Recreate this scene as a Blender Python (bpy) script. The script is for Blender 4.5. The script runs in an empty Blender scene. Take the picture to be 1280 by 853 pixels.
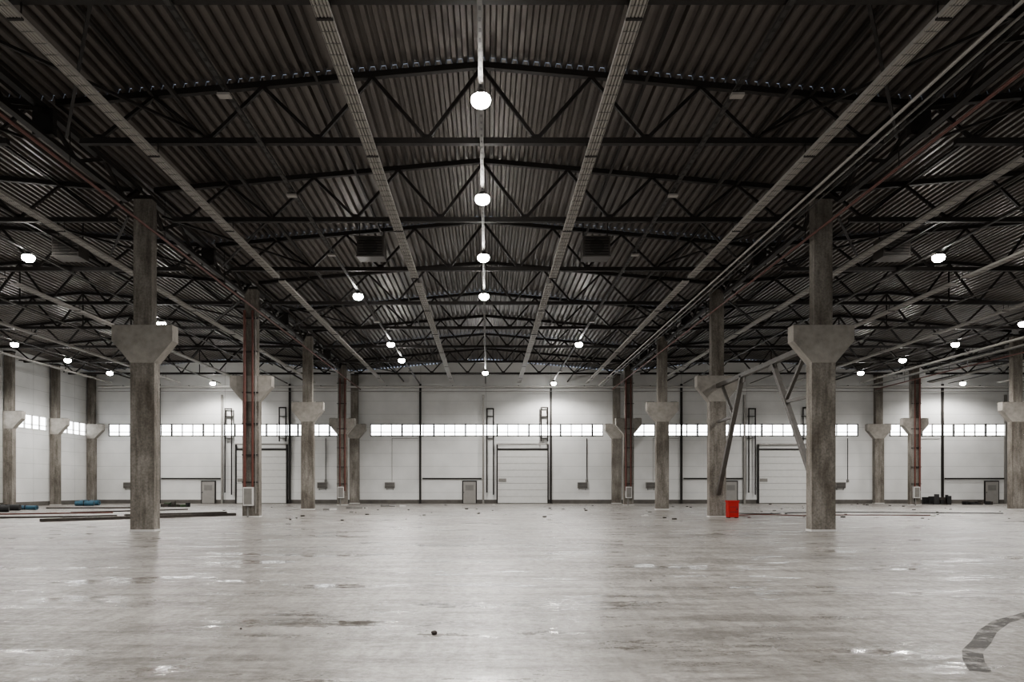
import bpy, bmesh, math, random
from mathutils import Vector, Matrix
random.seed(4)
scene = bpy.context.scene
col = scene.collection
try:
    scene.view_settings.view_transform = 'AgX'
    scene.view_settings.look = 'AgX - Medium High Contrast'
    scene.view_settings.exposure = 0.0
except Exception as e:
    print(e)

# ------------------------------------------------------------ materials
def new_mat(name):
    m = bpy.data.materials.new(name); m.use_nodes = True
    nt = m.node_tree
    return m, nt, nt.nodes['Principled BSDF']

def plain(name, c, rough=0.6, metal=0.0, var=0.15, scale=3.0, bump=0.0, stretch=(1,1,1)):
    m, nt, b = new_mat(name)
    tc = nt.nodes.new('ShaderNodeTexCoord')
    mp = nt.nodes.new('ShaderNodeMapping'); mp.inputs['Scale'].default_value = stretch
    nz = nt.nodes.new('ShaderNodeTexNoise'); nz.inputs['Scale'].default_value = scale
    nz.inputs['Detail'].default_value = 6; nz.inputs['Roughness'].default_value = 0.65
    rp = nt.nodes.new('ShaderNodeValToRGB')
    lo = [max(0, x*(1-var)) for x in c]; hi = [min(1, x*(1+var)) for x in c]
    rp.color_ramp.elements[0].position = 0.3; rp.color_ramp.elements[0].color = (*lo, 1)
    rp.color_ramp.elements[1].position = 0.7; rp.color_ramp.elements[1].color = (*hi, 1)
    nt.links.new(tc.outputs['Object'], mp.inputs[0]); nt.links.new(mp.outputs[0], nz.inputs['Vector'])
    nt.links.new(nz.outputs['Fac'], rp.inputs[0]); nt.links.new(rp.outputs[0], b.inputs['Base Color'])
    b.inputs['Roughness'].default_value = rough; b.inputs['Metallic'].default_value = metal
    if bump > 0:
        bp = nt.nodes.new('ShaderNodeBump'); bp.inputs['Strength'].default_value = bump
        bp.inputs['Distance'].default_value = 0.02
        nt.links.new(nz.outputs['Fac'], bp.inputs['Height']); nt.links.new(bp.outputs[0], b.inputs['Normal'])
    return m

def emis(name, c, s):
    m, nt, b = new_mat(name)
    b.inputs['Base Color'].default_value = (*c, 1)
    b.inputs['Emission Color'].default_value = (*c, 1)
    b.inputs['Emission Strength'].default_value = s
    return m

def column_concrete(name):
    m, nt, b = new_mat(name)
    N = nt.nodes.new; L = nt.links.new
    tc = N('ShaderNodeTexCoord'); oi = N('ShaderNodeObjectInfo')
    ad = N('ShaderNodeVectorMath'); ad.operation = 'ADD'
    ml = N('ShaderNodeMath'); ml.operation = 'MULTIPLY'; ml.inputs[1].default_value = 37.0
    L(oi.outputs['Random'], ml.inputs[0]); cb = N('ShaderNodeCombineXYZ'); L(ml.outputs[0], cb.inputs[0]); L(ml.outputs[0], cb.inputs[2])
    L(tc.outputs['Object'], ad.inputs[0]); L(cb.outputs[0], ad.inputs[1])
    def nz(scale, st, det=6, r=0.65):
        mp = N('ShaderNodeMapping'); mp.inputs['Scale'].default_value = st; L(ad.outputs[0], mp.inputs[0])
        n = N('ShaderNodeTexNoise'); n.inputs['Scale'].default_value = scale; n.inputs['Detail'].default_value = det; n.inputs['Roughness'].default_value = r
        L(mp.outputs[0], n.inputs['Vector']); return n.outputs['Fac']
    def ramp(f, a, ca, p, cbb):
        r = N('ShaderNodeValToRGB'); L(f, r.inputs[0])
        r.color_ramp.elements[0].position = a; r.color_ramp.elements[0].color = (*ca, 1)
        r.color_ramp.elements[1].position = p; r.color_ramp.elements[1].color = (*cbb, 1); return r.outputs[0]
    def mul(a, c):
        x = N('ShaderNodeMix'); x.data_type = 'RGBA'; x.blend_type = 'MULTIPLY'; x.inputs[0].default_value = 1
        L(a, x.inputs[6]); L(c, x.inputs[7]); return x.outputs[2]
    base = ramp(nz(1.1, (1,1,0.5)), 0.32, (0.11,0.095,0.078), 0.66, (0.29,0.272,0.245))
    st = ramp(nz(5, (1,1,0.12)), 0.3, (0.55,0.53,0.50), 0.65, (1.1,1.1,1.1))
    fi = ramp(nz(14, (1,1,1)), 0.3, (0.65,0.65,0.65), 0.6, (1.08,1.08,1.08))
    L(mul(mul(base, st), fi), b.inputs['Base Color']); b.inputs['Roughness'].default_value = 0.85
    bp = N('ShaderNodeBump'); bp.inputs['Strength'].default_value = 0.5; bp.inputs['Distance'].default_value = 0.015
    L(nz(8,(1,1,0.6)), bp.inputs['Height']); L(bp.outputs[0], b.inputs['Normal'])
    return m

M_steel = plain('dark_painted_steel', (0.017, 0.0135, 0.0115), 0.6, 0.1, 0.2)
M_deck = plain('corrugated_deck_metal', (0.122, 0.108, 0.098), 0.42, 0.35, 0.2, 0.6)
M_conc = column_concrete('column_concrete')
M_conc2 = plain('corbel_concrete', (0.27, 0.253, 0.228), 0.85, 0, 0.25, 2.5, 0.4)
M_white = plain('white_paint', (0.55, 0.54, 0.525), 0.5, 0, 0.05)
M_panel = plain('radiant_panel_enamel', (0.36, 0.343, 0.32), 0.45, 0, 0.06)
M_galv = plain('galvanised_metal', (0.24, 0.23, 0.215), 0.4, 0.4, 0.1)
M_black = plain('black_rubber', (0.02, 0.02, 0.02), 0.7, 0, 0.3)
M_red = plain('red_primer_pipe', (0.11, 0.037, 0.027), 0.5, 0, 0.25, 4)
M_brightred = plain('red_paint', (0.36, 0.012, 0.010), 0.45, 0, 0.1)
M_grey = plain('grey_paint', (0.18, 0.175, 0.165), 0.5, 0, 0.1)
M_dgrey = plain('dark_grey_paint', (0.040, 0.037, 0.034), 0.5, 0, 0.1)
M_heater = plain('unit_heater_casing', (0.075, 0.068, 0.062), 0.5, 0, 0.1)
M_brace = plain('brace_steel', (0.10, 0.092, 0.083), 0.5, 0.2, 0.2)
M_door = plain('door_sheet', (0.58, 0.58, 0.565), 0.5, 0, 0.04)
M_fdoor = plain('grey_door_sheet', (0.26, 0.25, 0.235), 0.5, 0, 0.06)
M_wood = plain('dirty_plank', (0.045, 0.038, 0.032), 0.8, 0, 0.3, 6)
M_blue = plain('blue_film', (0.03, 0.09, 0.13), 0.45, 0, 0.3)
M_green = plain('green_tarp', (0.05, 0.08, 0.04), 0.6, 0, 0.4)
M_rock = plain('brown_rock', (0.05, 0.04, 0.035), 0.9, 0, 0.4, 20, 0.5)
M_plinth = plain('plinth_concrete', (0.11, 0.102, 0.092), 0.85, 0, 0.25, 1.5)
M_pane = emis('daylit_frosted_glass', (0.95, 0.98, 1.0), 6.5)
M_lens = emis('lit_lamp_lens', (1.0, 0.98, 0.94), 110)
M_off = plain('unlit_lens', (0.34, 0.32, 0.30), 0.3, 0, 0.05)

def mark_mat():
    m = plain('tyre_rubber_mark', (0.05, 0.046, 0.042), 0.6, 0, 0.3, 9)
    nt = m.node_tree; b = nt.nodes['Principled BSDF']
    tc = nt.nodes.new('ShaderNodeTexCoord'); n = nt.nodes.new('ShaderNodeTexNoise'); n.inputs['Scale'].default_value = 3.0; n.inputs['Detail'].default_value = 8; n.inputs['Roughness'].default_value = 0.7
    r = nt.nodes.new('ShaderNodeValToRGB'); r.color_ramp.elements[0].position = 0.38; r.color_ramp.elements[1].position = 0.56
    r.color_ramp.elements[0].color = (0.05,0.05,0.05,1); r.color_ramp.elements[1].color = (0.75,0.75,0.75,1)
    nt.links.new(tc.outputs['Object'], n.inputs['Vector']); nt.links.new(n.outputs['Fac'], r.inputs[0]); nt.links.new(r.outputs[0], b.inputs['Alpha'])
    return m
M_mark = mark_mat()

def wall_mat(name, axis):
    m, nt, b = new_mat(name)
    N = nt.nodes.new; L = nt.links.new
    tc = N('ShaderNodeTexCoord'); sp = N('ShaderNodeSeparateXYZ'); L(tc.outputs['Object'], sp.inputs[0])
    def seam(out, period, w, off=0.0):
        a = N('ShaderNodeMath'); a.operation = 'ADD'; a.inputs[1].default_value = 600 + off; L(out, a.inputs[0])
        mo = N('ShaderNodeMath'); mo.operation = 'MODULO'; mo.inputs[1].default_value = period; L(a.outputs[0], mo.inputs[0])
        lt = N('ShaderNodeMath'); lt.operation = 'LESS_THAN'; lt.inputs[1].default_value = w; L(mo.outputs[0], lt.inputs[0])
        return lt.outputs[0]
    s1 = seam(sp.outputs['Z'], 1.2, 0.035, 0.2)
    s2 = seam(sp.outputs[axis], 6.0, 0.06, 0.0)
    mx = N('ShaderNodeMath'); mx.operation = 'MAXIMUM'; L(s1, mx.inputs[0]); L(s2, mx.inputs[1])
    nz = N('ShaderNodeTexNoise'); nz.inputs['Scale'].default_value = 0.5; nz.inputs['Detail'].default_value = 5
    L(tc.outputs['Object'], nz.inputs['Vector'])
    rp = N('ShaderNodeValToRGB'); L(nz.outputs['Fac'], rp.inputs[0])
    rp.color_ramp.elements[0].position = 0.3; rp.color_ramp.elements[0].color = (0.57, 0.573, 0.563, 1)
    rp.color_ramp.elements[1].position = 0.7; rp.color_ramp.elements[1].color = (0.68, 0.68, 0.67, 1)
    mix = N('ShaderNodeMix'); mix.data_type = 'RGBA'
    sc = N('ShaderNodeMath'); sc.operation = 'MULTIPLY'; sc.inputs[1].default_value = 0.4; L(mx.outputs[0], sc.inputs[0])
    L(sc.outputs[0], mix.inputs[0]); L(rp.outputs[0], mix.inputs[6]); mix.inputs[7].default_value = (0.22, 0.22, 0.21, 1)
    L(mix.outputs[2], b.inputs['Base Color']); b.inputs['Roughness'].default_value = 0.55
    return m
M_wallx = wall_mat('sandwich_panel_x', 'X')
M_wally = wall_mat('sandwich_panel_y', 'Y')

def floor_mat():
    m, nt, b = new_mat('polished_concrete')
    N = nt.nodes.new; L = nt.links.new
    tc = N('ShaderNodeTexCoord')
    def noise(scale, sx, sy, det=6, rough=0.6, dist=0.0, rot=0.0):
        mp = N('ShaderNodeMapping'); mp.inputs['Scale'].default_value = (sx, sy, 1); mp.inputs['Rotation'].default_value = (0,0,rot)
        L(tc.outputs['Object'], mp.inputs[0])
        n = N('ShaderNodeTexNoise'); n.inputs['Scale'].default_value = scale
        n.inputs['Detail'].default_value = det; n.inputs['Roughness'].default_value = rough
        n.inputs['Distortion'].default_value = dist
        L(mp.outputs[0], n.inputs['Vector']); return n.outputs['Fac']
    def ramp(fac, a, ca, bb, cb):
        r = N('ShaderNodeValToRGB'); L(fac, r.inputs[0])
        r.color_ramp.elements[0].position = a; r.color_ramp.elements[0].color = (*ca, 1)
        r.color_ramp.elements[1].position = bb; r.color_ramp.elements[1].color = (*cb, 1)
        return r.outputs[0]
    def mul(a, c):
        x = N('ShaderNodeMix'); x.data_type = 'RGBA'; x.blend_type = 'MULTIPLY'; x.inputs[0].default_value = 1
        L(a, x.inputs[6]); L(c, x.inputs[7]); return x.outputs[2]
    base = ramp(noise(0.25, 1, 1, 10, 0.74, 0.2), 0.34, (0.185, 0.172, 0.156), 0.64, (0.325, 0.31, 0.29))
    streak = ramp(noise(0.9, 0.45, 2.4, 10, 0.8, 0.1, 0.10), 0.41, (0.58, 0.565, 0.545), 0.57, (1.12, 1.12, 1.12))
    streak2 = ramp(noise(2.3, 2.4, 0.4, 8, 0.78, 0.1, -0.3), 0.40, (0.78, 0.77, 0.76), 0.57, (1.08, 1.08, 1.08))
    fine = ramp(noise(16, 1, 1.3, 6, 0.78), 0.36, (0.68, 0.68, 0.68), 0.62, (1.12, 1.12, 1.12))
    L(mul(mul(mul(base, streak), streak2), fine), b.inputs['Base Color'])
    r1 = ramp(noise(0.6, 0.45, 1.3, 10, 0.82, 0.1), 0.515, (0.46, 0.46, 0.46), 0.60, (0.08, 0.08, 0.08))
    r2 = ramp(noise(9, 1, 1, 6, 0.8), 0.38, (0.7, 0.7, 0.7), 0.60, (1.4, 1.4, 1.4))
    L(mul(r1, r2), b.inputs['Roughness'])
    b.inputs['Specular IOR Level'].default_value = 0.6
    bp = N('ShaderNodeBump'); bp.inputs['Strength'].default_value = 0.15; bp.inputs['Distance'].default_value = 0.005
    L(noise(4.0, 1, 1, 8, 0.7), bp.inputs['Height']); L(bp.outputs[0], b.inputs['Normal'])
    return m
M_floor = floor_mat()

# ------------------------------------------------------------ mesh builder
class MB:
    def __init__(s): s.v = []; s.f = []; s.mi = []; s.mats = []
    def m(s, mat):
        if mat not in s.mats: s.mats.append(mat)
        return s.mats.index(mat)
    def add(s, vs, fs, mat):
        o = len(s.v); k = s.m(mat); s.v += [tuple(v) for v in vs]
        for f in fs: s.f.append([i+o for i in f]); s.mi.append(k)
    def box(s, x0, x1, y0, y1, z0, z1, mat):
        vs = [(x0,y0,z0),(x1,y0,z0),(x1,y1,z0),(x0,y1,z0),(x0,y0,z1),(x1,y0,z1),(x1,y1,z1),(x0,y1,z1)]
        s.add(vs, [(0,3,2,1),(4,5,6,7),(0,1,5,4),(1,2,6,5),(2,3,7,6),(3,0,4,7)], mat)
    def beam(s, a, b, w, h, mat):
        a = Vector(a); b = Vector(b); d = (b-a).normalized()
        up = Vector((0,0,1)) if abs(d.z) < 0.99 else Vector((0,1,0))
        sd = d.cross(up).normalized()*w/2; u = sd.cross(d).normalized()*h/2
        vs = [p+q for p in (a,b) for q in (-sd-u, sd-u, sd+u, -sd+u)]
        s.add(vs, [(0,3,2,1),(4,5,6,7),(0,1,5,4),(1,2,6,5),(2,3,7,6),(3,0,4,7)], mat)
    def tube(s, a, b, r, mat, n=10, r2=None):
        a = Vector(a); b = Vector(b); d = (b-a).normalized(); r2 = r if r2 is None else r2
        up = Vector((0,0,1)) if abs(d.z) < 0.99 else Vector((1,0,0))
        sd = d.cross(up).normalized(); u = sd.cross(d).normalized()
        vs = []
        for p, rr in ((a, r), (b, r2)):
            for i in range(n):
                t = 2*math.pi*i/n; vs.append(p + sd*math.cos(t)*rr + u*math.sin(t)*rr)
        fs = [(i, (i+1)%n, n+(i+1)%n, n+i) for i in range(n)]
        fs += [tuple(range(n-1,-1,-1)), tuple(range(n, 2*n))]
        s.add(vs, fs, mat)
    def prism(s, prof, y0, y1, mat, axis='y'):
        n = len(prof)
        if axis == 'y': vs = [(x,y0,z) for x,z in prof]+[(x,y1,z) for x,z in prof]
        else: vs = [(y0,x,z) for x,z in prof]+[(y1,x,z) for x,z in prof]
        fs = [(i,(i+1)%n,n+(i+1)%n,n+i) for i in range(n)]+[tuple(range(n-1,-1,-1)), tuple(range(n,2*n))]
        s.add(vs, fs, mat)
    def ball(s, c, r, mat, sz=1.0, n=16, k=10):
        vs = [(c[0],c[1],c[2]+r*sz)]
        for j in range(1,k):
            ph = math.pi*j/k
            for i in range(n):
                t = 2*math.pi*i/n
                vs.append((c[0]+r*math.sin(ph)*math.cos(t), c[1]+r*math.sin(ph)*math.sin(t), c[2]+r*sz*math.cos(ph)))
        vs.append((c[0],c[1],c[2]-r*sz)); fs=[]
        for i in range(n): fs.append((0,1+i,1+(i+1)%n))
        for j in range(k-2):
            for i in range(n):
                a=1+j*n; fs.append((a+i,a+n+i,a+n+(i+1)%n,a+(i+1)%n))
        e=len(vs)-1; a=1+(k-2)*n
        for i in range(n): fs.append((e,a+(i+1)%n,a+i))
        s.add(vs,fs,mat)
    def mesh(s, name, smooth=False):
        me = bpy.data.meshes.new(name); me.from_pydata(s.v, [], s.f)
        for mt in s.mats: me.materials.append(mt)
        for p, k in zip(me.polygons, s.mi): p.material_index = k; p.use_smooth = smooth
        bm = bmesh.new(); bm.from_mesh(me); bmesh.ops.recalc_face_normals(bm, faces=bm.faces); bm.to_mesh(me); bm.free()
        me.update(); return me
    def obj(s, name, loc=(0,0,0), smooth=False):
        return place(name, s.mesh(name, smooth), loc)
def place(name, me, loc=(0,0,0), rz=0.0):
    o = bpy.data.objects.new(name, me); o.location = loc; o.rotation_euler = (0,0,rz)
    col.objects.link(o); return o

# ------------------------------------------------------------ layout constants
Y0, Y1 = -9.6, 68.4
XL, XR = -36.5, 60.0
BAYS = [-24, 0, 24, 48]
TR_Y = [2.4+6*i for i in range(-1, 11)]     # ... 62.4
ZB = 11.06
def rz(x):
    xc = min(BAYS, key=lambda c: abs(x-c)); return 13.25 - 0.09*min(12.0, abs(x-xc))

f = MB(); f.box(XL-0.3, XR+0.3, Y0-0.3, Y1+0.3, -0.3, 0, M_floor); f.obj('floor')

# ceiling deck (trapezoidal sheeting, ribs run along the hall)
d = MB()
P = 0.3
xs = []
x = XL
while x < XR:
    for dx, dz in ((0,0),(0.11,0),(0.15,0.13),(0.26,0.13)):
        if x+dx < XR: xs.append((x+dx, dz))
    x += P
nseg = [Y0-0.2] + TR_Y + [Y1+0.2]
for j in range(len(nseg)-1):
    a, b = nseg[j], nseg[j+1]; n = len(xs)
    off = 0.0 if j % 2 else 0.012
    vs = [(x, a, rz(x)+dz+off) for x, dz in xs] + [(x, b, rz(x)+dz+off) for x, dz in xs]
    d.add(vs, [(i, i+1, n+i+1, n+i) for i in range(n-1)], M_deck)
d.obj('ceiling')

# ------------------------------------------------------------ walls
ZW0, ZW1 = 6.17, 7.34
def gable_profile(x0, x1, zb):
    pts = [(x0, zb), (x1, zb)]
    brk = sorted([c for c in BAYS+[-36,-12,12,36,60] if x0 < c < x1], reverse=True)
    pts.append((x1, rz(x1)))
    for c in brk: pts.append((c, rz(c)))
    pts.append((x0, rz(x0)))
    return pts
wins = [(-34.7,-13.4), (-10.6,10.8), (13.6,34.3), (37.2,58.8)]
def long_wall(name, y0, y1):
    w = MB()
    w.box(XL, XR, y0, y1, 0.35, ZW0, M_wallx)
    px = XL
    for a, b in wins: w.box(px, a, y0, y1, ZW0, ZW1, M_wallx); px = b
    w.box(px, XR, y0, y1, ZW0, ZW1, M_wallx)
    for bx in BAYS:
        a = max(bx-12, XL) if bx > -24 else XL; b = bx+12
        w.prism(gable_profile(a, b, ZW1), y0, y1, M_wallx)
    w.box(XL, XR, y0, y1, 0, 0.35, M_plinth)
    return w.obj(name)
long_wall('wall_back', Y1, Y1+0.25)
long_wall('wall_front', Y0-0.25, Y0)

lw = MB()
lw.box(XL-0.25, XL, Y0, Y1, 0.35, ZW0, M_wally); lw.box(XL-0.25, XL, Y0, Y1, 0, 0.35, M_plinth)
lw.box(XL-0.25, XL, Y0, Y1, ZW1, rz(XL), M_wally)
yw = [(y+0.55, y+6-0.55) for y in [2.4+6*i for i in range(-2, 11)]]
py = Y0
for a, b in yw: 
    lw.box(XL-0.25, XL, py, a, ZW0, ZW1, M_wally); py = b
lw.box(XL-0.25, XL, py, Y1, ZW0, ZW1, M_wally)
lw.obj('wall_left')
rw = MB(); rw.box(XR, XR+0.25, Y0, Y1, 0.35, rz(XR), M_wally); rw.box(XR, XR+0.25, Y0, Y1, 0, 0.35, M_plinth); rw.obj('wall_right')

wn = 0
def window_x(a, b, y, sgn):
    global wn; wn += 1
    w = MB(); yo = y + sgn*0.12
    w.box(a, b, yo-0.01, yo+0.01, ZW0, ZW1, M_pane)
    n = int(round((b-a)/0.97)); yi0, yi1 = sorted((y - sgn*0.02, yo))
    w.box(a, b, yi0, yi1, ZW0, ZW0+0.10, M_grey); w.box(a, b, yi0, yi1, ZW1-0.09, ZW1, M_grey)
    w.box(a, b, yi0, yi1, ZW0+0.38, ZW0+0.43, M_grey)
    for i in range(n+1):
        xx = a+(b-a)*i/n; t = 0.075 if i % 3 == 0 else 0.04
        w.box(max(a, xx-t), min(b, xx+t), yi0, yi1, ZW0, ZW1, M_dgrey if i % 3 == 0 else M_grey)
    w.obj('window_%d' % wn)
for a, b in wins: window_x(a, b, Y1, 1)
for a, b in wins: window_x(a, b, Y0, -1)
for a, b in yw:
    wn += 1; w = MB()
    w.box(XL-0.13, XL-0.11, a, b, ZW0, ZW1, M_pane)
    for i in range(6):
        yy = a+(b-a)*i/5; w.box(XL-0.11, XL+0.02, max(a,yy-0.03), min(b,yy+0.03), ZW0, ZW1, M_galv)
    w.box(XL-0.11, XL+0.02, a, b, ZW0, ZW0+0.07, M_white); w.box(XL-0.11, XL+0.02, a, b, ZW1-0.06, ZW1, M_white)
    w.box(XL-0.11, XL+0.01, a, b, ZW0+0.38, ZW0+0.42, M_galv)
    w.obj('window_%d' % wn)

# ------------------------------------------------------------ concrete columns
def column_mesh(name, left=True, right=True, top=11.85, wl=0.84, wu=0.64, cw=1.07):
    m = MB(); dy = 0.23; h = wl/2; u = wu/2
    m.box(-h, h, -dy, dy, 0, 6.1, M_conc)
    m.box(-u, u, -dy*0.9, dy*0.9, 7.2, top, M_conc)
    cp = [(-h,5.95),(h,5.95)]
    cp += [(cw,6.72),(cw,7.28)] if right else [(h,7.28)]
    cp += [(-cw,7.28),(-cw,6.72)] if left else [(-h,7.28)]
    m.prism(cp, -dy-0.02, dy+0.02, M_conc2)
    if right: m.box(0.56, cw-0.07, -0.18, 0.18, 7.28, 7.31, M_steel)
    if left: m.box(-cw+0.07, -0.56, -0.18, 0.18, 7.28, 7.31, M_steel)
    m.box(-h-0.02, h+0.02, -dy-0.02, dy+0.02, 0, 0.07, M_white)
    m.box(-u-0.02, u+0.02, -dy, dy, top-0.12, top, M_steel)
    return m.mesh(name)
CM = column_mesh('concrete_column'); CML = column_mesh('wall_column', False, True, 11.85, 0.7, 0.6)
for y in [2.4+12*i for i in range(6)]:
    for x in (-12, 12, 36): place('concrete_column', CM, (x, y, 0))
for x in (-12, 12, 36): place('concrete_column', CM, (x, Y1-0.27, 0))
for y in TR_Y + [Y1-0.27]: place('concrete_column', CML, (-36.1, y, 0))

# ------------------------------------------------------------ roof trusses (24 m)
def truss_mesh():
    m = MB(); c = 0.16
    def top(x): return 13.25-0.09*abs(x)-0.10
    for s in (-1, 1):
        m.beam((0,0,top(0)), (s*11.66,0,top(11.66)), c, c, M_steel)
        tops = [0,3,6,9,11.6]; bots = [1.5,4.5,7.5,10.5]
        for i, b in enumerate(bots):
            m.beam((s*tops[i],0,top(tops[i])-0.05), (s*b,0,ZB+0.05), 0.09, 0.09, M_steel)
            m.beam((s*b,0,ZB+0.05), (s*tops[i+1],0,top(tops[i+1])-0.05), 0.09, 0.09, M_steel)
            m.prism([(s*b-0.16,ZB+0.05),(s*b+0.16,ZB+0.05),(s*b+0.12,ZB+0.2),(s*b-0.12,ZB+0.2)], -0.01, 0.01, M_steel)
    m.beam((-11.0,0,ZB), (11.0,0,ZB), c, c, M_steel)
    m.beam((0,0,ZB), (0,0,top(0)), 0.06, 0.06, M_steel)
    return m.mesh('roof_truss')
TM = truss_mesh()
for bx in BAYS:
    for y in TR_Y: place('roof_truss', TM, (bx, y, 0))

# valley trusses between column heads, carrying the intermediate roof trusses
m = MB(); z0, z1 = 11.22, 11.95
m.beam((0,0.4,z1),(0,11.6,z1),0.2,0.16,M_steel); m.beam((0,1.4,z0),(0,10.6,z0),0.18,0.14,M_steel)
m.beam((0,0.4,z1),(0,1.4,z0),0.12,0.12,M_steel); m.beam((0,11.6,z1),(0,10.6,z0),0.12,0.12,M_steel)
pts = [1.4,2.9,4.4,6.0,7.6,9.1,10.6]
for i in range(6):
    za, zb = (z0, z1) if i % 2 == 0 else (z1, z0)
    m.beam((0,pts[i],za),(0,pts[i+1],zb),0.1,0.1,M_steel)
m.box(-0.28,0.28,5.9,6.1,z0,z1,M_steel)
VM = m.mesh('valley_truss')
for x in (-12, 12, 36):
    for i in range(5): place('valley_truss', VM, (x, 2.4+12*i, 0))

# longitudinal steel ties between trusses + wind bracing
b = MB()
for bx in BAYS:
    for x in (-7.5, 7.5):
        b.beam((bx+x, Y0+0.3, ZB+0.12), (bx+x, Y1-0.3, ZB+0.12), 0.09, 0.09, M_steel)
    for x in (-9, -4.5, 4.5, 9):
        z = 13.25-0.09*abs(x)-0.14
        b.beam((bx+x, Y0+0.3, z), (bx+x, Y1-0.3, z), 0.08, 0.08, M_steel)
    for y in (14.4, 26.4, 38.4, 56.4):
        for s in (-1, 1):
            b.beam((bx+s*7.5, y, ZB+0.12), (bx+s*11.4, y+6, ZB+0.12), 0.07, 0.07, M_steel)
            b.beam((bx+s*11.4, y, ZB+0.12), (bx+s*7.5, y+6, ZB+0.12), 0.07, 0.07, M_steel)
b.obj('roof_bracing')

# ------------------------------------------------------------ radiant heating panels
def panel_mesh(ya, yb, W=0.29):
    m = MB()
    n = 4; w = W/n; z = 10.66
    for i in range(n):
        xx = -W/2+i*w
        m.prism([(xx,z+0.03),(xx+0.012,z),(xx+w-0.018,z),(xx+w-0.006,z+0.03),(xx+w,z+0.05),(xx,z+0.05)], ya, yb, M_panel)
    m.box(-W/2-0.012, -W/2, ya, yb, z-0.01, z+0.08, M_panel); m.box(W/2, W/2+0.012, ya, yb, z-0.01, z+0.08, M_panel)
    for y in TR_Y:
        if ya < y < yb:
            m.box(-W/2-0.02, W/2+0.02, y-0.04, y+0.04, z-0.018, z+0.02, M_steel)
            for s in (-1, 1): m.beam((s*0.12,y,z+0.05),(s*0.12,y,ZB-0.06),0.02,0.02,M_steel)
    y = ya+0.4
    while y < yb-0.2:
        m.box(-W/2-0.013, W/2+0.013, y-0.006, y+0.006, z-0.011, z+0.02, M_grey); y += 0.4
    return m.mesh('radiant_heating_panel')
PA = panel_mesh(-6, 32.5); PB = panel_mesh(33.3, 65.2); PC = panel_mesh(-6, 32.3, 0.26); PD = panel_mesh(32.9, 65.2, 0.26)
for bx in BAYS:
    for x in (-9, -3, 3, 9):
        A, B = (PA, PB) if abs(x) == 3 else (PC, PD)
        place('radiant_heating_panel', A, (bx+x,0,0)); place('radiant_heating_panel', B, (bx+x+0.05*(1 if x<0 else -1),0,0))

# ------------------------------------------------------------ cable trays (perforated channel, hung under bottom chords)
def tray_mesh(w, mat, ya=-6, yb=67.4):
    m = MB(); z = 10.90
    for s in (-1, 1): m.box(s*w/2-0.008, s*w/2+0.008, ya, yb, z, z+0.05, mat)
    m.box(-w/2, w/2, ya, yb, z, z+0.008, mat)
    y = ya+0.15
    while y < yb: m.box(-w/2+0.02, w/2-0.02, y-0.06, y+0.06, z-0.002, z, M_steel); y += 0.35
    return m.mesh('cable_tray')
T1 = tray_mesh(0.09, M_brace); T2 = tray_mesh(0.11, M_dgrey)
for bx in BAYS:
    place('cable_tray', T1, (bx,0,0))
    for x in (-6, 6): place('cable_tray', T2, (bx+x,0,0))
m = MB()
for x0 in (10.1, 34.3):
    for dx, r, mt in ((0,0.035,M_panel),(0.28,0.03,M_galv),(0.5,0.025,M_dgrey)):
        m.tube((x0+dx,-6,10.62),(x0+dx,66.8,10.62),r,mt,8)
    for y in TR_Y:
        m.box(x0-0.08,x0+0.58,y-0.03,y+0.03,10.66,10.70,M_steel); m.beam((x0+0.25,y,10.68),(x0+0.25,y,11.0),0.025,0.025,M_steel)
m.obj('heating_supply_pipes')

# ------------------------------------------------------------ red sprinkler mains
m = MB()
for x in (-11.3, 11.45, 35.2):
    m.tube((x,-6,10.35),(x,67.2,10.35),0.045,M_red,10)
    for y in TR_Y: m.beam((x,y,10.38),(x,y,11.9),0.02,0.02,M_steel)
m.obj('sprinkler_pipework', smooth=False)

# ------------------------------------------------------------ high-bay lamps
def lamp_mesh():
    m = MB(); z = 10.64
    m.tube((0,0,z+0.22),(0,0,10.88),0.015,M_steel,8)
    m.tube((0,0,z+0.15),(0,0,z+0.22),0.13,M_steel,18,0.07)
    m.tube((0,0,z+0.07),(0,0,z+0.15),0.22,M_galv,20,0.15)
    m.ball((0,0,z),0.235,M_lens,0.75)
    return m.mesh('high_bay_lamp')
LON = lamp_mesh()
m = MB(); m.box(-0.15,0.15,-0.10,0.10,10.72,10.78,M_off); m.box(-0.13,0.13,-0.08,0.08,10.78,10.82,M_steel); m.tube((0,0,10.82),(0,0,10.893),0.012,M_steel,8)
LOFF = m.mesh('unlit_floodlight')
lit = [(0,y) for y in (-0.6,5.4,11.4,17.4,23.4,29.4,35.4,59.4)]
lit += [(-6,35.4),(-6,47.4),(-6,53.4),(6,47.4),(6,65.4)]
lit += [(-18,-0.6),(-18,11.4),(-18,29.4),(-18,41.4),(18,-0.6),(18,11.4),(18,29.4)]
lit += [(-30,17.4),(-30,35.4),(-30,47.4),(-30,53.4),(-30,59.4),(-24,65.4)]
lit += [(30,17.4),(30,35.4),(30,41.4),(30,47.4),(30,53.4),(30,59.4),(42,65.4),(42,53.4),(42,41.4),(42,29.4)]
for x, y in lit:
    o = place('high_bay_lamp', LON, (x,y,0))
    L = bpy.data.lights.new('lamp_light','SPOT'); L.energy = 1700; L.spot_size = math.radians(165); L.spot_blend = 0.45
    L.shadow_soft_size = 0.18; L.color = (1.0,0.97,0.935)
    lo = bpy.data.objects.new('lamp_beam', L); lo.parent = o; lo.location = (0,0,10.26); col.objects.link(lo)
s = set(lit)
for x in (-6, 6):
    for y in (11.4,17.4,23.4,29.4,41.4,59.4):
        if (x,y) not in s: place('unlit_floodlight', LOFF, (x,y,0))

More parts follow.
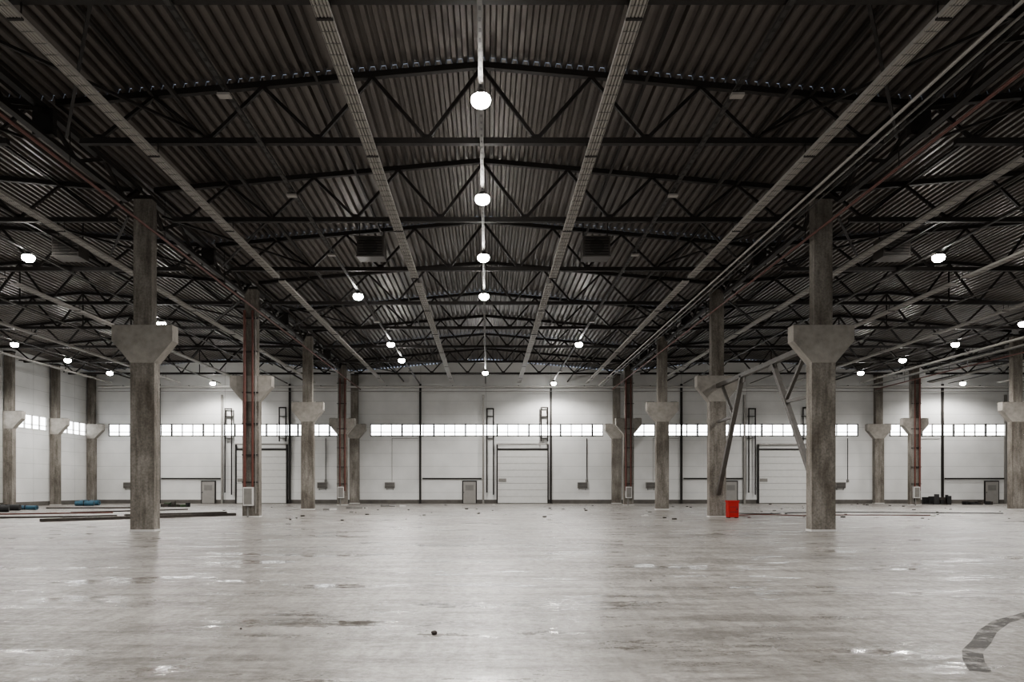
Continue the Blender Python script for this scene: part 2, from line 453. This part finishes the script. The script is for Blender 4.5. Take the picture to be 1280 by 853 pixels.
# ------------------------------------------------------------ ceiling unit heaters
m = MB()
m.box(-0.55,0.55,-0.4,0.4,-0.4,0.4,M_heater)
for i in range(7): m.beam((-0.48,-0.42,-0.33+i*0.11),(0.48,-0.42,-0.33+i*0.11),0.06,0.02,M_steel)
m.box(-0.57,0.57,-0.44,-0.40,-0.42,-0.37,M_heater); m.box(-0.57,0.57,-0.44,-0.40,0.37,0.42,M_heater)
for sx in (-0.5,0.5): m.beam((sx,0,0.4),(sx,0,1.15),0.04,0.04,M_steel)
m.tube((0,-0.42,0),(0,-0.39,0),0.3,M_dgrey,20)
UH = m.mesh('unit_heater')
for x in (-4.6,4.6,-17,16.8): place('unit_heater', UH, (x,30.6,11.35))

# ------------------------------------------------------------ service pipes on some columns
def riser(name, x, y, s):
    m = MB(); yy = y-0.36
    m.tube((x-0.27*s,yy,1.2),(x-0.27*s,yy,10.6),0.075,M_red,12)
    m.tube((x+0.14*s,yy,1.55),(x+0.14*s,yy,10.6),0.06,M_red,12)
    m.tube((x+0.30*s,yy,0.2),(x+0.30*s,yy,10.6),0.03,M_galv,12)
    for z in (1.8,3.2,4.8,6.4,8.5,10.2): m.box(x-0.40,x+0.40,yy-0.02,yy+0.10,z-0.03,z+0.03,M_steel)
    m.box(x-0.30,x+0.20,y-0.52,y-0.26,0.6,1.55,M_white)
    m.box(x-0.25,x+0.15,y-0.53,y-0.52,0.67,1.48,M_galv)
    m.tube((x-0.1,y-0.38,0.0),(x-0.1,y-0.38,0.6),0.045,M_grey,10)
    m.obj(name)
for (x,y,s_) in ((-12,38.4,1),(-12,62.4,-1),(12,62.4,1),(36,62.4,-1)): riser('pipe_riser', x,y,s_)

# ------------------------------------------------------------ portal bracing between two right columns
m = MB(); X = 12.0
ya, yb = 26.4+0.26, 38.4-0.26; zt = 6.75
def ch(a,b,w=0.17):
    m.beam(a,b,w,w,M_brace)
ch((X,ya,zt),(X,yb,zt),0.2)
ch((X,ya+4.2,zt),(X,ya+0.05,1.4),0.18); ch((X,yb-3.6,zt),(X,yb-0.05,1.2),0.2)
ch((X,ya+0.05,4.9),(X,ya+2.9,4.95),0.12); ch((X,ya+2.9,4.95),(X,ya+0.8,zt),0.12)
ch((X,yb-0.05,4.9),(X,yb-2.4,4.95),0.12); ch((X,yb-2.4,4.95),(X,yb-0.6,zt),0.12)
for yy_ in (ya+4.2, yb-3.6): m.prism([(yy_-0.35,zt-0.35),(yy_+0.35,zt-0.35),(yy_+0.45,zt),(yy_-0.45,zt)], X-0.02, X+0.02, M_brace, 'x')
m.obj('column_portal_bracing')

# ------------------------------------------------------------ back wall fittings
dn = 0
def dock_door(x0):
    global dn; dn += 1
    m = MB(); y = Y1; x1 = x0+4.8; H = 4.95
    n = 8
    for i in range(n):
        m.box(x0+0.12,x1-0.12,y-0.10,y-0.03,0.05+i*(H-0.1)/n,0.05+(i+1)*(H-0.1)/n-0.025,M_door)
    m.box(x0+0.1,x1-0.1,y-0.03,y-0.005,0,H,M_grey)
    m.box(x0,x0+0.12,y-0.18,y-0.005,0,H+0.5,M_steel); m.box(x1-0.12,x1,y-0.18,y-0.005,0,H+0.5,M_steel)
    m.box(x0,x1,y-0.16,y-0.005,H,H+0.10,M_steel)
    m.tube((x0,y-0.25,H+0.5),(x1,y-0.25,H+0.5),0.06,M_galv,12)
    m.box(x0+0.2,x0+0.9,y-0.14,y-0.10,2.0,2.3,M_galv)
    m.obj('door_%d' % dn)
def man_door(x0):
    global dn; dn += 1
    m = MB(); y = Y1
    m.box(x0,x0+1.35,y-0.10,y-0.005,0,2.1,M_steel)
    m.box(x0+0.1,x0+1.25,y-0.14,y-0.08,0.03,2.0,M_fdoor)
    m.box(x0+0.12,x0+0.18,y-0.20,y-0.13,0.98,1.06,M_black)
    m.box(x0+0.3,x0+1.05,y-0.145,y-0.139,1.2,1.7,M_grey)
    m.obj('door_%d' % dn)
for k in (-24,0,24): dock_door(1.0+k)
for k in (-24,0,24,48): man_door(-2.15+k)

for x in (-30,-18,-6,6,18,30,42,54):
    m = MB(); m.box(-0.09,0.09,-0.02,0.0,0,11.0,M_steel); m.box(-0.09,0.09,-0.16,-0.14,0,11.0,M_steel); m.box(-0.02,0.02,-0.14,-0.02,0,11.0,M_steel)
    m.box(-0.15,0.15,-0.2,0,0,0.03,M_steel)
    m.obj('steel_wall_post',(x,Y1-0.005,0))
for k in (-24,0,24,48):
    m = MB(); m.beam((k-5.8,Y1-0.1,2.3),(k-0.35,Y1-0.1,2.3),0.10,0.12,M_steel)
    m.box(k-0.3,k-0.12,Y1-0.18,Y1-0.005,0,10.0,M_galv)
    m.obj('wall_girt')

for k in (-24,0,24):
    y = Y1-0.3
    for a,b_,z in ((0.12,0.72,8.7),(5.1,5.7,8.8)):
        m = MB()
        m.tube((a,y,5.7 if a>1 else 1.0),(a,y,z),0.06,M_steel,10); m.tube((a-0.05,y,z),(b_+0.05,y,z),0.06,M_steel,10)
        m.tube((b_,y,z),(b_,y,5.7 if a>1 else 0.8),0.06,M_steel,10)
        for zz in (6,8): m.box(a-0.05,b_+0.05,y,Y1-0.005,zz,zz+0.04,M_steel)
        m.obj('wall_pipe_loop',(k,0,0))
for k in (-24,0,24,48):
    m = MB(); y = Y1-0.06
    m.tube((9.3,y,2.0),(9.3,y,6.0),0.035,M_steel,8); m.box(9.2,9.4,y-0.06,Y1-0.005,1.95,2.2,M_grey)
    m.tube((-8.6,y,2.0),(-8.6,y,6.0),0.02,M_galv,8); m.tube((-8.6,y,6.0),(-6.2,y,6.0),0.02,M_galv,8)
    m.obj('wall_conduit',(k,0,0))
m = MB()
m.tube((XL+1.2,Y1-0.75,10.65),(XR-0.5,Y1-0.75,10.65),0.09,M_white,10)
m.tube((XL+1.2,Y1-0.72,10.25),(XR-0.5,Y1-0.72,10.25),0.03,M_galv,10)
for x in range(-33,60,6): m.box(x-0.03,x+0.03,Y1-0.8,Y1-0.005,10.72,10.78,M_steel)
m.obj('wall_pipework')

m = MB()
m.box(-0.45,0.45,-0.18,0.02,-0.27,0.27,M_galv)
for i in range(5): m.beam((-0.42,-0.19,-0.2+i*0.1),(0.42,-0.19,-0.2+i*0.1),0.03,0.03,M_steel)
m.beam((-0.3,-0.05,-0.27),(-0.3,0.0,-0.45),0.03,0.03,M_steel); m.beam((0.3,-0.05,-0.27),(0.3,0.0,-0.45),0.03,0.03,M_steel)
VG = m.mesh('wall_fan_heater')
for x in (-32.8,-15.0,-8.8,8.9,15.2,32.6): place('wall_fan_heater', VG, (x,Y1-0.03,1.68))

# ------------------------------------------------------------ floor clutter
m = MB(); m.beam((-19.8,33.2,0.07),(-13.6,40.5,0.07),0.26,0.14,M_wood); m.beam((-20.1,33.8,0.05),(-14.6,40.8,0.05),0.14,0.10,M_wood)
m.beam((-17.6,36.4,0.18),(-14.0,40.3,0.18),0.17,0.08,M_wood); m.beam((-19.4,34.2,0.18),(-17.8,36.0,0.18),0.12,0.07,M_wood); m.obj('timber_planks')
m = MB(); m.tube((-24.6,36.6,0.045),(-20.8,38.0,0.045),0.045,M_wood); m.obj('loose_pipe')
m = MB(); m.tube((-29,40.5,0.04),(-22,44.0,0.04),0.04,M_red); m.obj('loose_pipe')
m = MB(); m.tube((-24.5,44,0.04),(-20,50.0,0.04),0.04,M_wood); m.obj('loose_pipe')
m = MB(); m.tube((-31,52.5,0.05),(-24,54.0,0.05),0.05,M_wood); m.obj('loose_pipe')
def roll(name, x, y, ang, L, r, mat):
    m = MB(); dx, dy = math.cos(ang)*L/2, math.sin(ang)*L/2
    m.tube((-dx,-dy,r),(dx,dy,r),r,mat,18); m.tube((-dx*1.01,-dy*1.01,r),(dx*1.01,dy*1.01,r),r*0.35,M_black,12)
    m.box(-0.03,0.03,-r*1.02,r*1.02,0,2.03*r,M_black)
    m.obj(name,(x,y,0))
roll('membrane_roll',-31.2,48.6,0.1,1.5,0.2,M_black); roll('membrane_roll',-31.0,50.2,-0.2,1.7,0.15,M_blue)
roll('membrane_roll',-32.5,60.3,0.2,1.4,0.2,M_blue); roll('membrane_roll',-32.9,61.8,0.0,1.6,0.22,M_blue)
roll('membrane_roll',-29.9,45.8,0.4,1.0,0.2,M_black)
def pile(name, x, y, w, dpt, n, mats, h):
    m = MB()
    for i in range(n):
        cx = random.uniform(-w/2,w/2); cy = random.uniform(-dpt/2,dpt/2); a = random.uniform(0,3.14)
        l = random.uniform(0.25,0.7); hh = random.uniform(0.08,h)
        m.beam((cx-math.cos(a)*l/2,cy-math.sin(a)*l/2,hh/2),(cx+math.cos(a)*l/2,cy+math.sin(a)*l/2,hh/2),random.uniform(0.1,0.35),hh,random.choice(mats))
    m.obj(name,(x,y,0))
pile('tarpaulin_heap',-23.8,57.5,1.8,0.8,14,[M_green,M_black,M_wood],0.45)
pile('rubble_heap',39.8,65.5,1.8,1.0,16,[M_black,M_wood,M_grey],0.9)
pile('rubble_heap',42.6,64.5,2.2,1.0,12,[M_black,M_wood],0.35)
pile('rubble_heap',-9.2,53,1.5,0.8,8,[M_white,M_grey],0.12)
pile('rubble_heap',-7.2,58,1.6,1.0,8,[M_white,M_grey],0.15)
pile('rubble_heap',-10.4,49.5,0.5,0.4,6,[M_white,M_grey],0.15)
m = MB()
for i in range(130):
    x = random.uniform(-18,34); y = random.uniform(34,66); r = random.uniform(0.03,0.10)
    if min(abs(abs(x)-12), abs(x-36)) < 1.6 or (-21 < x < -13 and y < 44): continue
    m.beam((x-r,y,r*0.35),(x+r,y+random.uniform(-r,r),r*0.35),r*1.2,r*0.7,random.choice([M_grey,M_white,M_wood]))
m.obj('concrete_debris')
def curve(name, pts, r, mat):
    cu = bpy.data.curves.new(name,'CURVE'); cu.dimensions='3D'; cu.bevel_depth=r; cu.bevel_resolution=2
    sp = cu.splines.new('NURBS'); sp.points.add(len(pts)-1); sp.use_endpoint_u=True; sp.order_u=3
    for p,q in zip(sp.points,pts): p.co=(*q,1)
    cu.materials.append(mat); o=bpy.data.objects.new(name,cu); col.objects.link(o)
curve('floor_cable',[(13.1,36.9,0.03),(14,38.5,0.03),(13.4,40.5,0.03),(15.5,41.5,0.03),(17,39,0.03),(19,41,0.03),(24,40,0.03)],0.025,M_red)
curve('floor_cable',[(12.6,42,0.03),(14.2,43.5,0.03),(16,41.8,0.03),(18,44,0.03),(22,45,0.03),(30,43,0.03)],0.025,M_black)
m = MB(); m.box(-0.26,0.26,-0.2,0.2,0.04,0.86,M_brightred); m.box(-0.29,0.29,-0.22,0.22,0.80,0.88,M_brightred)
m.box(-0.22,0.22,-0.215,-0.2,0.1,0.76,M_brightred); m.box(0.14,0.18,-0.235,-0.21,0.4,0.5,M_black)
m.box(-0.24,-0.16,-0.18,0.18,0,0.04,M_black); m.box(0.16,0.24,-0.18,0.18,0,0.04,M_black)
for z in (0.3,0.55): m.box(-0.2,0.2,-0.222,-0.215,z,z+0.02,M_steel)
m.obj('red_fire_box',(12.45,37.3,0))
me = bpy.data.meshes.new('small_stone'); bm = bmesh.new(); bmesh.ops.create_icosphere(bm,subdivisions=2,radius=0.032)
for v in bm.verts: v.co *= random.uniform(0.8,1.2); v.co.z *= 0.75
bm.to_mesh(me); bm.free(); me.materials.append(M_rock)
place('small_stone', me, (-0.42,8.0,0.020))
for p in ((-2.6,8.3),(2.9,12.5),(-5.2,15)): 
    o=place('small_stone', me, (p[0],p[1],0.008),1.0); o.scale=(0.4,0.4,0.4)
# tyre mark: thin skid of rubber on the floor
pts = [(7.2,9.5),(6.77,9.17),(6.2,8.75),(5.65,8.17),(5.2,7.6),(4.85,7.2),(4.6,6.8),(4.4,6.4)]
m = MB(); hw = 0.085
for i in range(len(pts)-1):
    a = Vector(pts[i]); b_ = Vector(pts[i+1])
    pa = Vector(pts[i-1]) if i else a
    na = (b_-pa).normalized(); na = Vector((-na.y,na.x))*hw
    nx = Vector(pts[i+2]) if i+2 < len(pts) else b_
    nb = (nx-a).normalized(); nb = Vector((-nb.y,nb.x))*hw
    m.add([(*(a-na),0.003),(*(a+na),0.003),(*(b_+nb),0.003),(*(b_-nb),0.003)],[(0,1,2,3)],M_mark)
m.obj('tyre_mark')

# ------------------------------------------------------------ world + camera
w = bpy.data.worlds.new('World'); scene.world = w; w.use_nodes = True
w.node_tree.nodes['Background'].inputs[0].default_value = (0.7,0.8,1,1); w.node_tree.nodes['Background'].inputs[1].default_value = 0.5
cam = bpy.data.cameras.new('camera'); co = bpy.data.objects.new('camera', cam); col.objects.link(co)
co.location = (0.15,0,1.6); co.rotation_euler = (math.pi/2,0,0)
cam.sensor_width = 36; cam.lens = 929/1280*36
cam.shift_x = (640-609)/1280; cam.shift_y = (608-426.5)/1280
cam.clip_end = 300
scene.camera = co
